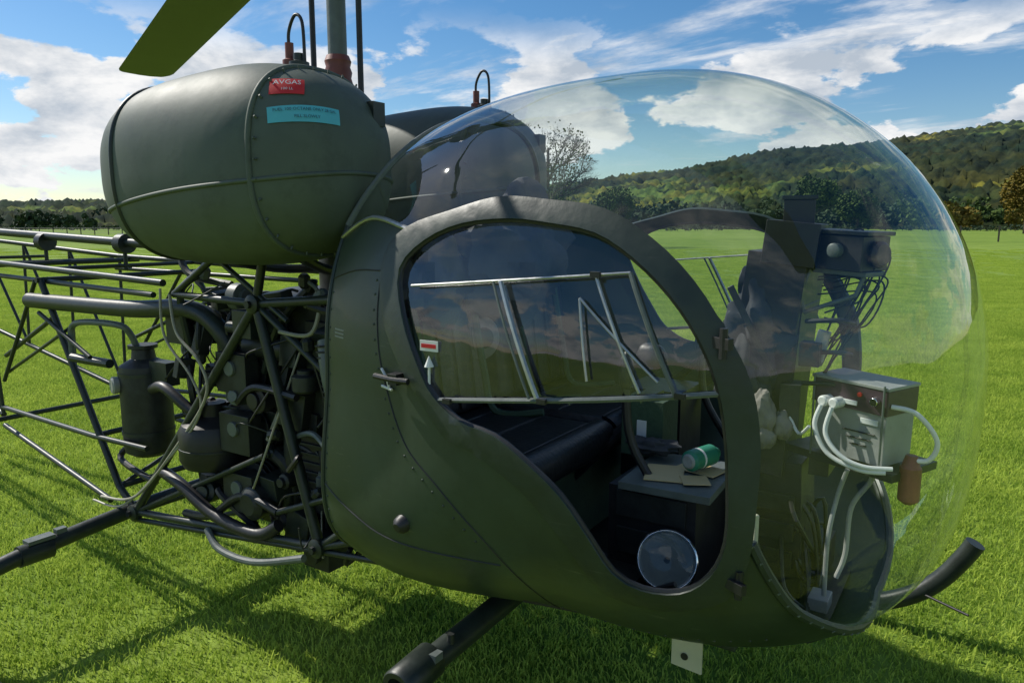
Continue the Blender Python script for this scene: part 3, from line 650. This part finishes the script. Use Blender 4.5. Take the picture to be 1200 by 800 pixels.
# ------------------------------------------------------------------ terrain
th=math.radians(33); CAM=Vector((2.19,-2.09,1.62))
fw=Vector((-math.sin(th),math.cos(th),0)); rt=Vector((math.cos(th),math.sin(th),0))
gm,nt,bs=nm("grass_ground"); L=nt.links.new; setup(gm,bs,.9,spec=.1)
tc=nt.nodes.new("ShaderNodeTexCoord")
def noi(scale,detail=6,rough=.6):
    n=nt.nodes.new("ShaderNodeTexNoise"); n.inputs["Scale"].default_value=scale; n.inputs["Detail"].default_value=detail; n.inputs["Roughness"].default_value=rough; L(tc.outputs["Object"],n.inputs["Vector"]); return n
def ramp(fac,cols):
    r=nt.nodes.new("ShaderNodeValToRGB"); e=r.color_ramp.elements
    e[0].position=cols[0][0]; e[0].color=(*cols[0][1],1); e[1].position=cols[-1][0]; e[1].color=(*cols[-1][1],1)
    for p_,c_ in cols[1:-1]: x=e.new(p_); x.color=(*c_,1)
    L(fac,r.inputs["Fac"]); return r
a1=noi(.35,10,.7); r1=ramp(a1.outputs["Fac"],[(.3,(.15,.235,.032)),(.5,(.20,.30,.042)),(.7,(.28,.37,.062))])
a2=noi(.025,5); r2=ramp(a2.outputs["Fac"],[(.35,(.78,.82,.78)),(.65,(1.18,1.12,1.25))])
a3=noi(12,5,.7); r3=ramp(a3.outputs["Fac"],[(.3,(.6,.6,.6)),(.7,(1.2,1.2,1.2))])
mx=nt.nodes.new("ShaderNodeMix"); mx.data_type='RGBA'; mx.blend_type='MULTIPLY'; mx.inputs[0].default_value=1; L(r1.outputs[0],mx.inputs[6]); L(r2.outputs[0],mx.inputs[7])
mx2=nt.nodes.new("ShaderNodeMix"); mx2.data_type='RGBA'; mx2.blend_type='MULTIPLY'; mx2.inputs[0].default_value=1; L(mx.outputs[2],mx2.inputs[6]); L(r3.outputs[0],mx2.inputs[7])
L(mx2.outputs[2],bs.inputs["Base Color"])
bp=nt.nodes.new("ShaderNodeBump"); bp.inputs["Strength"].default_value=.5; bp.inputs["Distance"].default_value=.04; L(a3.outputs["Fac"],bp.inputs["Height"]); L(bp.outputs["Normal"],bs.inputs["Normal"])
g_=B_("ground"); V=[];F=[]; rs=[0,3,8,20,50,120,300,700,1500,4000]; n=64
V.append((0,0,0))
for r_ in rs[1:]:
    for k in range(n): V.append((r_*math.cos(2*pi*k/n),r_*math.sin(2*pi*k/n),0))
for k in range(n): F.append((0,1+k,1+(k+1)%n))
for i in range(len(rs)-2):
    for k in range(n): l=(k+1)%n; F.append((1+i*n+k,1+(i+1)*n+k,1+(i+1)*n+l,1+i*n+l))
g_.add(V,F,gm); g_.done()
bm_=bpy.data.materials.new("grass_blade"); bm_.use_nodes=True; nt=bm_.node_tree; N=nt.nodes; N.clear(); L=nt.links.new
o_=N.new("ShaderNodeOutputMaterial"); df=N.new("ShaderNodeBsdfDiffuse"); tl=N.new("ShaderNodeBsdfTranslucent"); ms=N.new("ShaderNodeMixShader"); ms.inputs[0].default_value=.42
ge=N.new("ShaderNodeNewGeometry")
nn=N.new("ShaderNodeTexNoise"); nn.inputs["Scale"].default_value=1.3; nn.inputs["Detail"].default_value=5; nn.inputs["Roughness"].default_value=.65; L(ge.outputs["Position"],nn.inputs["Vector"])
rp=N.new("ShaderNodeValToRGB"); e=rp.color_ramp.elements; e[0].position=.34; e[0].color=(.22,.35,.040,1); e[1].position=.66; e[1].color=(.56,.66,.115,1)
nf=N.new("ShaderNodeTexNoise"); nf.inputs["Scale"].default_value=120; nf.inputs["Detail"].default_value=0; L(ge.outputs["Position"],nf.inputs["Vector"])
mm=N.new("ShaderNodeMath"); mm.operation='MULTIPLY_ADD'; mm.inputs[1].default_value=.45; L(nf.outputs["Fac"],mm.inputs[0]); hm=N.new("ShaderNodeMath"); hm.operation='MULTIPLY'; hm.inputs[1].default_value=.55; L(nn.outputs["Fac"],hm.inputs[0]); L(hm.outputs[0],mm.inputs[2])
L(mm.outputs[0],rp.inputs["Fac"]); L(rp.outputs[0],df.inputs["Color"]); L(rp.outputs[0],tl.inputs["Color"]); L(df.outputs[0],ms.inputs[1]); L(tl.outputs[0],ms.inputs[2]); L(ms.outputs[0],o_.inputs["Surface"])
nb=3800
ang=np.random.rand(nb)*2*pi; rr=.82*np.sqrt(np.random.rand(nb)); bx_=rr*np.cos(ang); by_=rr*np.sin(ang)
h_=np.random.uniform(.012,.042,nb)*np.where(np.random.rand(nb)<.04,1.8,1); wd=np.random.uniform(.0020,.0038,nb); fa=np.random.rand(nb)*2*pi; ln=np.random.uniform(.2,1.1,nb)*h_; la=np.random.rand(nb)*2*pi
Vg=np.zeros((nb,5,3)); cx,sx=np.cos(fa)*wd,np.sin(fa)*wd
Vg[:,0]=np.stack([bx_-cx,by_-sx,0*h_-.004],1); Vg[:,1]=np.stack([bx_+cx,by_+sx,0*h_-.004],1)
mxx=bx_+np.cos(la)*ln*.35; myy=by_+np.sin(la)*ln*.35
Vg[:,2]=np.stack([mxx+cx*.8,myy+sx*.8,h_*.6],1); Vg[:,3]=np.stack([mxx-cx*.8,myy-sx*.8,h_*.6],1)
Vg[:,4]=np.stack([bx_+np.cos(la)*ln,by_+np.sin(la)*ln,h_],1)
me=bpy.data.meshes.new("grass_tuft"); Fg=[]
for i in range(nb): b0=i*5; Fg.append((b0,b0+1,b0+2,b0+3)); Fg.append((b0+3,b0+2,b0+4))
me.from_pydata(Vg.reshape(-1,3).tolist(),[],Fg); me.materials.append(bm_)
tuft=bpy.data.objects.new("grass_tuft",me); scn.collection.objects.link(tuft)
V=[];F=[]
dep=-1.0
while dep<52:
    sp=.75 if dep<13 else 1.0 if dep<22 else 1.5 if dep<34 else 2.3
    lim=max(dep,1)*.80+1.6; lat=-lim
    while lat<lim:
        c_=CAM+fw*(dep+random.uniform(-.25,.25)*sp)+rt*(lat+random.uniform(-.25,.25)*sp); a=random.random()*2*pi
        b0=len(V)
        for k in range(4): V.append((c_.x+.1*math.cos(a+k*pi/2),c_.y+.1*math.sin(a+k*pi/2),.002))
        F.append((b0,b0+1,b0+2,b0+3)); lat+=sp
    dep+=sp
me=bpy.data.meshes.new("grass"); me.from_pydata(V,[],F); gr=bpy.data.objects.new("grass",me); scn.collection.objects.link(gr)
gr.instance_type='FACES'; gr.show_instancer_for_render=False; tuft.parent=gr
hm_,nt,bs=nm("wooded_hill"); L=nt.links.new; setup(hm_,bs,.95,spec=.05)
tc=nt.nodes.new("ShaderNodeTexCoord")
b1=noi(.0055,4,.55); b2=noi(.05,10,.75); b3=noi(.018,5,.6)
q1=ramp(b1.outputs["Fac"],[(.44,(.016,.030,.014)),(.55,(.026,.040,.015)),(.575,(.10,.145,.035)),(.61,(.11,.15,.04)),(.63,(.022,.038,.017))])
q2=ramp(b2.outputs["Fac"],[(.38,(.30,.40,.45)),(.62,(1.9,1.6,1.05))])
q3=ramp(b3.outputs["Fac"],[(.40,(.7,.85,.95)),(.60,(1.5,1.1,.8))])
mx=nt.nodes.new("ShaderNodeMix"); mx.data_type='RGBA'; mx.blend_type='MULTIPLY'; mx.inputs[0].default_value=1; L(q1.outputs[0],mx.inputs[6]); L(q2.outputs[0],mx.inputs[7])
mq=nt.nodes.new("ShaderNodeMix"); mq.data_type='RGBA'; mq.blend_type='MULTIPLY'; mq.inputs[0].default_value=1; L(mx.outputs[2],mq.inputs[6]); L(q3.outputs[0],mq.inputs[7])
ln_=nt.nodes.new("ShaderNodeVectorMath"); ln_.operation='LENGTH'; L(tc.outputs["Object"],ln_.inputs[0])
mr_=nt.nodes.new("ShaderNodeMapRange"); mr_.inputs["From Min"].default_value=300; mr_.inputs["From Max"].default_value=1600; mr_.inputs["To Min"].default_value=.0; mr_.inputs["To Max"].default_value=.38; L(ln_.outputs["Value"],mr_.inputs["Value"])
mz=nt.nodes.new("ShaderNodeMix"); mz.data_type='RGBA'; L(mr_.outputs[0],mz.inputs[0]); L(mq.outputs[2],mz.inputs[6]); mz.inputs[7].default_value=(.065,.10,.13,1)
L(mz.outputs[2],bs.inputs["Base Color"])
prof=[(-900,247),(-300,244),(0,244),(110,241),(300,242),(450,236),(600,232),(700,220),(750,214),(800,209),(850,198),(900,187),(960,183),(1010,179),(1060,173),(1110,165),(1160,158),(1200,155),(1300,156),(1500,180),(2200,235)]
def ridge(t):
    u=600+867*t
    for i in range(len(prof)-1):
        if prof[i][0]<=u<=prof[i+1][0]:
            k=(u-prof[i][0])/(prof[i+1][0]-prof[i][0]); v=prof[i][1]*(1-k)+prof[i+1][1]*k; break
    else: v=246
    return (268-v)/867*math.cos(math.atan(t))
V=[];F=[]; na,nr_=560,130
for i in range(na+1):
    az=math.radians(-62+124*i/na); t=math.tan(az); rg=ridge(t)
    for j in range(nr_+1):
        r_=330+(1500-330)*j/nr_
        s=min(1,max(0,(r_-340)/660)); s=s*s*(3-2*s)*.6+.4*s; dn=max(0,(r_-1000)/500)
        p=CAM+fw*math.cos(az)*r_+rt*math.sin(az)*r_
        q=Vector((p.x,p.y,0))
        hh=rg*1000*s*(1-.5*dn)
        hh*=1+.35*noise.noise(q*.004)*(1-s*.7)
        tree_=(6*abs(noise.noise(q*.05))+4*noise.noise(q*.13)+5*random.random())*min(1,s*8)
        V.append((p.x,p.y,hh+tree_-2.5+1.0*s))
for i in range(na):
    for j in range(nr_): a=i*(nr_+1)+j; F.append((a,a+1,a+nr_+2,a+nr_+1))
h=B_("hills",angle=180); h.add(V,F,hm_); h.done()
def leafmat(name,c1,c2):
    m,nt,bs=nm(name); setup(m,bs,.8,spec=.1); L=nt.links.new
    ge=nt.nodes.new("ShaderNodeNewGeometry"); n=nt.nodes.new("ShaderNodeTexNoise"); n.inputs["Scale"].default_value=.35; n.inputs["Detail"].default_value=6; L(ge.outputs["Position"],n.inputs["Vector"])
    r=nt.nodes.new("ShaderNodeValToRGB"); e=r.color_ramp.elements; e[0].position=.35; e[0].color=(*c1,1); e[1].position=.68; e[1].color=(*c2,1)
    L(n.outputs["Fac"],r.inputs["Fac"]); L(r.outputs[0],bs.inputs["Base Color"]); return m
LEAF=leafmat("foliage_green",(.028,.055,.016),(.09,.13,.028)); LEAF2=leafmat("foliage_autumn",(.09,.08,.018),(.22,.16,.03)); LEAFD=leafmat("foliage_far",(.030,.052,.032),(.07,.10,.045))
BARK=paint("bark",(.09,.075,.06),.9,var=.3)
def crown(Bd,c,R,n,ls,mat,clumps=9):
    cs=[]
    for i in range(clumps):
        d=Vector((random.gauss(0,1),random.gauss(0,1),random.gauss(0,.8))).normalized()*random.uniform(.3,.75)
        cs.append((Vector((c[0]+d.x*R[0],c[1]+d.y*R[1],c[2]+d.z*R[2])),random.uniform(.35,.55)))
    V=[];F=[]
    for i in range(n):
        cc,k=random.choice(cs); d=Vector((random.gauss(0,1),random.gauss(0,1),random.gauss(0,1))).normalized()*random.uniform(.6,1.05)*k
        p=cc+Vector((d.x*R[0],d.y*R[1],d.z*R[2])); a=Vector((random.gauss(0,1),random.gauss(0,1),random.gauss(0,1))).normalized(); b=a.orthogonal().normalized()
        s=ls*random.uniform(.6,1.4); b0=len(V); V+=[p-a*s,p+b*s*.7,p+a*s,p-b*s*.7]; F.append((b0,b0+1,b0+2,b0+3))
    Bd.add(V,F,mat)
def place(u,dist): 
    t=(u-600)/867; return CAM+fw*dist+rt*t*dist
def tree(name,u,dist,h,w,mat,n=2500,ls=.22,bare=False):
    base=place(u,dist); base.z=0; Bd=B_(name,angle=180)
    Bd.tube([base,base+Vector((.1,0,h*.25)),base+Vector((0,.1,h*.5)),base+Vector((.1,0,h*.8))],[h*.03,h*.025,h*.018,h*.01],BARK,seg=8)
    def br(p,d,l,r,lv):
        q=p+d*l; Bd.tube([p,(p+q)/2+Vector((random.uniform(-1,1),random.uniform(-1,1),random.uniform(0,1)))*l*.06,q],[r,r*.8,r*.55],BARK,seg=5)
        if lv>0:
            for _ in range(4 if bare else 2):
                e=(d+Vector((random.gauss(0,.45),random.gauss(0,.45),random.gauss(.1,.35)))).normalized(); br(p+d*l*random.uniform(.5,1),e,l*random.uniform(.55,.75),r*.5,lv-1)
    for i in range(9 if bare else 7):
        a=i*2.4; br(base+Vector((0,0,h*random.uniform(.22,.6))),Vector((math.cos(a)*.8,math.sin(a)*.8,random.uniform(.5,1))).normalized(),h*.26,h*.010,4 if bare else 1)
    if n: crown(Bd,base+Vector((0,0,h*.58)),(w/2,w/2,h*.42),n,ls,mat,14)
    Bd.done()
tree("sparse_tree",640,60,9.6,7,LEAF,n=1900,ls=.085,bare=True)
tree("autumn_tree",1195,150,15,11,LEAF2,n=5000,ls=.32)
tree("autumn_tree",1235,140,12,11,LEAF2,n=3500,ls=.32)
tree("broadleaf_tree",948,230,17,15,LEAF,n=5000,ls=.45)
tree("broadleaf_tree",1000,250,14,15,LEAF,n=4000,ls=.45)
tree("broadleaf_tree",720,260,15,16,LEAF,n=4000,ls=.45)
dt=B_("distant_trees",angle=180)
def mass(u0,u1,d0,d1,cnt,h0,h1,mat,nl=170,ls=.9):
    for i in range(cnt):
        u=random.uniform(u0,u1); D=random.uniform(d0,d1); h=random.uniform(h0,h1); p=place(u,D)
        crown(dt,(p.x,p.y,h*.48),(h*.5,h*.5,h*.52),nl,ls,mat,6)
mass(1060,1500,290,430,120,8,16,LEAF); mass(650,1060,300,430,120,7,15,LEAFD); mass(-400,640,450,620,170,7,14,LEAFD,140,1.1); mass(-200,130,330,340,36,5,9,LEAFD); mass(1100,1450,250,290,22,5,10,LEAF2)
dt.done()
hd=B_("hedge",angle=180)
for i in range(150):
    p=place(-500+i*14,240+15*math.sin(i*.2)); crown(hd,(p.x,p.y,.9),(2.8,2.4,1.1+random.random()*.5),60,.35,LEAFD,4)
hd.done()
fe=B_("field_fence")
for i in range(60):
    p=place(-300+i*16,130); fe.box((p.x,p.y,.6),(.12,.12,1.2),BARK)
for z in (.4,.8,1.15):
    fe.tube([tuple(place(-300+i*16,130).xy)+(z,) for i in range(60)],.03,STEEL,seg=4)
for u in (1165,1120): 
    p=place(u,75); fe.box((p.x,p.y,.8),(.16,.16,1.6),BARK)
fe.done()
# ------------------------------------------------------------------ world / light
SA=94; SE=42
w=bpy.data.worlds.new("World"); scn.world=w; w.use_nodes=True; nt=w.node_tree; N=nt.nodes; L=nt.links.new
bg=N["Background"]; bg.inputs["Strength"].default_value=.15
sky=N.new("ShaderNodeTexSky"); sky.sky_type='NISHITA'; sky.sun_disc=False; sky.sun_elevation=math.radians(SE); sky.sun_rotation=math.radians(-SA); sky.air_density=1.0; sky.dust_density=.3; sky.ozone_density=2.5
hs=N.new("ShaderNodeHueSaturation"); hs.inputs["Saturation"].default_value=1.32; hs.inputs["Value"].default_value=.74; L(sky.outputs[0],hs.inputs["Color"])
tc=N.new("ShaderNodeTexCoord"); sp=N.new("ShaderNodeSeparateXYZ"); L(tc.outputs["Generated"],sp.inputs[0])
def M(op,a,b=None,c=None):
    n=N.new("ShaderNodeMath"); n.operation=op
    for i,x in enumerate((a,b,c)):
        if x is None: continue
        if isinstance(x,(int,float)): n.inputs[i].default_value=x
        else: L(x,n.inputs[i])
    return n.outputs[0]
zc=M('MAXIMUM',sp.outputs["Z"],0.0); den=M('ADD',zc,.16)
cb_=N.new("ShaderNodeCombineXYZ"); L(M('DIVIDE',sp.outputs["X"],den),cb_.inputs[0]); L(M('DIVIDE',sp.outputs["Y"],den),cb_.inputs[1]); L(zc,cb_.inputs[2])
def nz(vec,scale,det,rough,dist=0):
    n=N.new("ShaderNodeTexNoise"); n.inputs["Scale"].default_value=scale; n.inputs["Detail"].default_value=det; n.inputs["Roughness"].default_value=rough; n.inputs["Distortion"].default_value=dist; L(vec,n.inputs["Vector"]); return n.outputs["Fac"]
def rg(f,a,b,lo=0,hi=1):
    n=N.new("ShaderNodeMapRange"); n.interpolation_type='SMOOTHSTEP'; n.inputs["From Min"].default_value=a; n.inputs["From Max"].default_value=b; n.inputs["To Min"].default_value=lo; n.inputs["To Max"].default_value=hi; L(f,n.inputs["Value"]); return n.outputs[0]
mp=N.new("ShaderNodeMapping"); mp.inputs["Location"].default_value=(1.7,4.1,0); mp.inputs["Rotation"].default_value=(0,0,math.radians(33)); mp.inputs["Scale"].default_value=(.8,1.5,1); L(cb_.outputs[0],mp.inputs[0])
high=rg(nz(mp.outputs[0],.95,14,.62,.35),.52,.68)
mp2=N.new("ShaderNodeMapping"); mp2.inputs["Scale"].default_value=(1,1,2.2); mp2.inputs["Location"].default_value=(.35,.2,.1); L(tc.outputs["Generated"],mp2.inputs[0])
cum=nz(mp2.outputs[0],5.0,14,.57,.1)
band_=M('MULTIPLY',rg(sp.outputs["Z"],-.02,.03),rg(sp.outputs["Z"],.11,.30,1,0))
low=M('MULTIPLY',rg(cum,.455,.53),band_)
low=rg(low,.05,.6)
cov=M('MAXIMUM',M('MULTIPLY',high,.90),low)
shade=nz(mp2.outputs[0],9,8,.6,.2)
cc=N.new("ShaderNodeValToRGB"); e=cc.color_ramp.elements; e[0].position=.35; e[0].color=(.50,.57,.66,1); e[1].position=.58; e[1].color=(1,1,1,1); L(shade,cc.inputs[0])
sc_=N.new("ShaderNodeVectorMath"); sc_.operation='SCALE'; sc_.inputs["Scale"].default_value=6.4; L(cc.outputs[0],sc_.inputs[0])
mxw=N.new("ShaderNodeMix"); mxw.data_type='RGBA'; L(cov,mxw.inputs[0]); L(hs.outputs[0],mxw.inputs[6]); L(sc_.outputs[0],mxw.inputs[7]); L(mxw.outputs[2],bg.inputs["Color"])
sl=bpy.data.lights.new("sun","SUN"); sl.energy=4.8; sl.angle=math.radians(.53); sl.color=(1,.95,.86)
so=bpy.data.objects.new("sun",sl); scn.collection.objects.link(so)
sd_=Vector((-math.sin(math.radians(SA))*math.cos(math.radians(SE)),math.cos(math.radians(SA))*math.cos(math.radians(SE)),math.sin(math.radians(SE))))
so.rotation_euler=sd_.to_track_quat('Z','Y').to_euler()
scn.view_settings.view_transform='Standard'; scn.view_settings.look='None'; scn.view_settings.exposure=0
cd=bpy.data.cameras.new("camera"); cd.lens=26.0; cd.sensor_width=36; cd.clip_end=6000; cd.clip_start=.05
co=bpy.data.objects.new("camera",cd); scn.collection.objects.link(co); co.location=CAM; co.rotation_euler=(math.radians(90-8.9),0,th); scn.camera=co
print("ok",{k:len(v) for k,v in regions.items()})
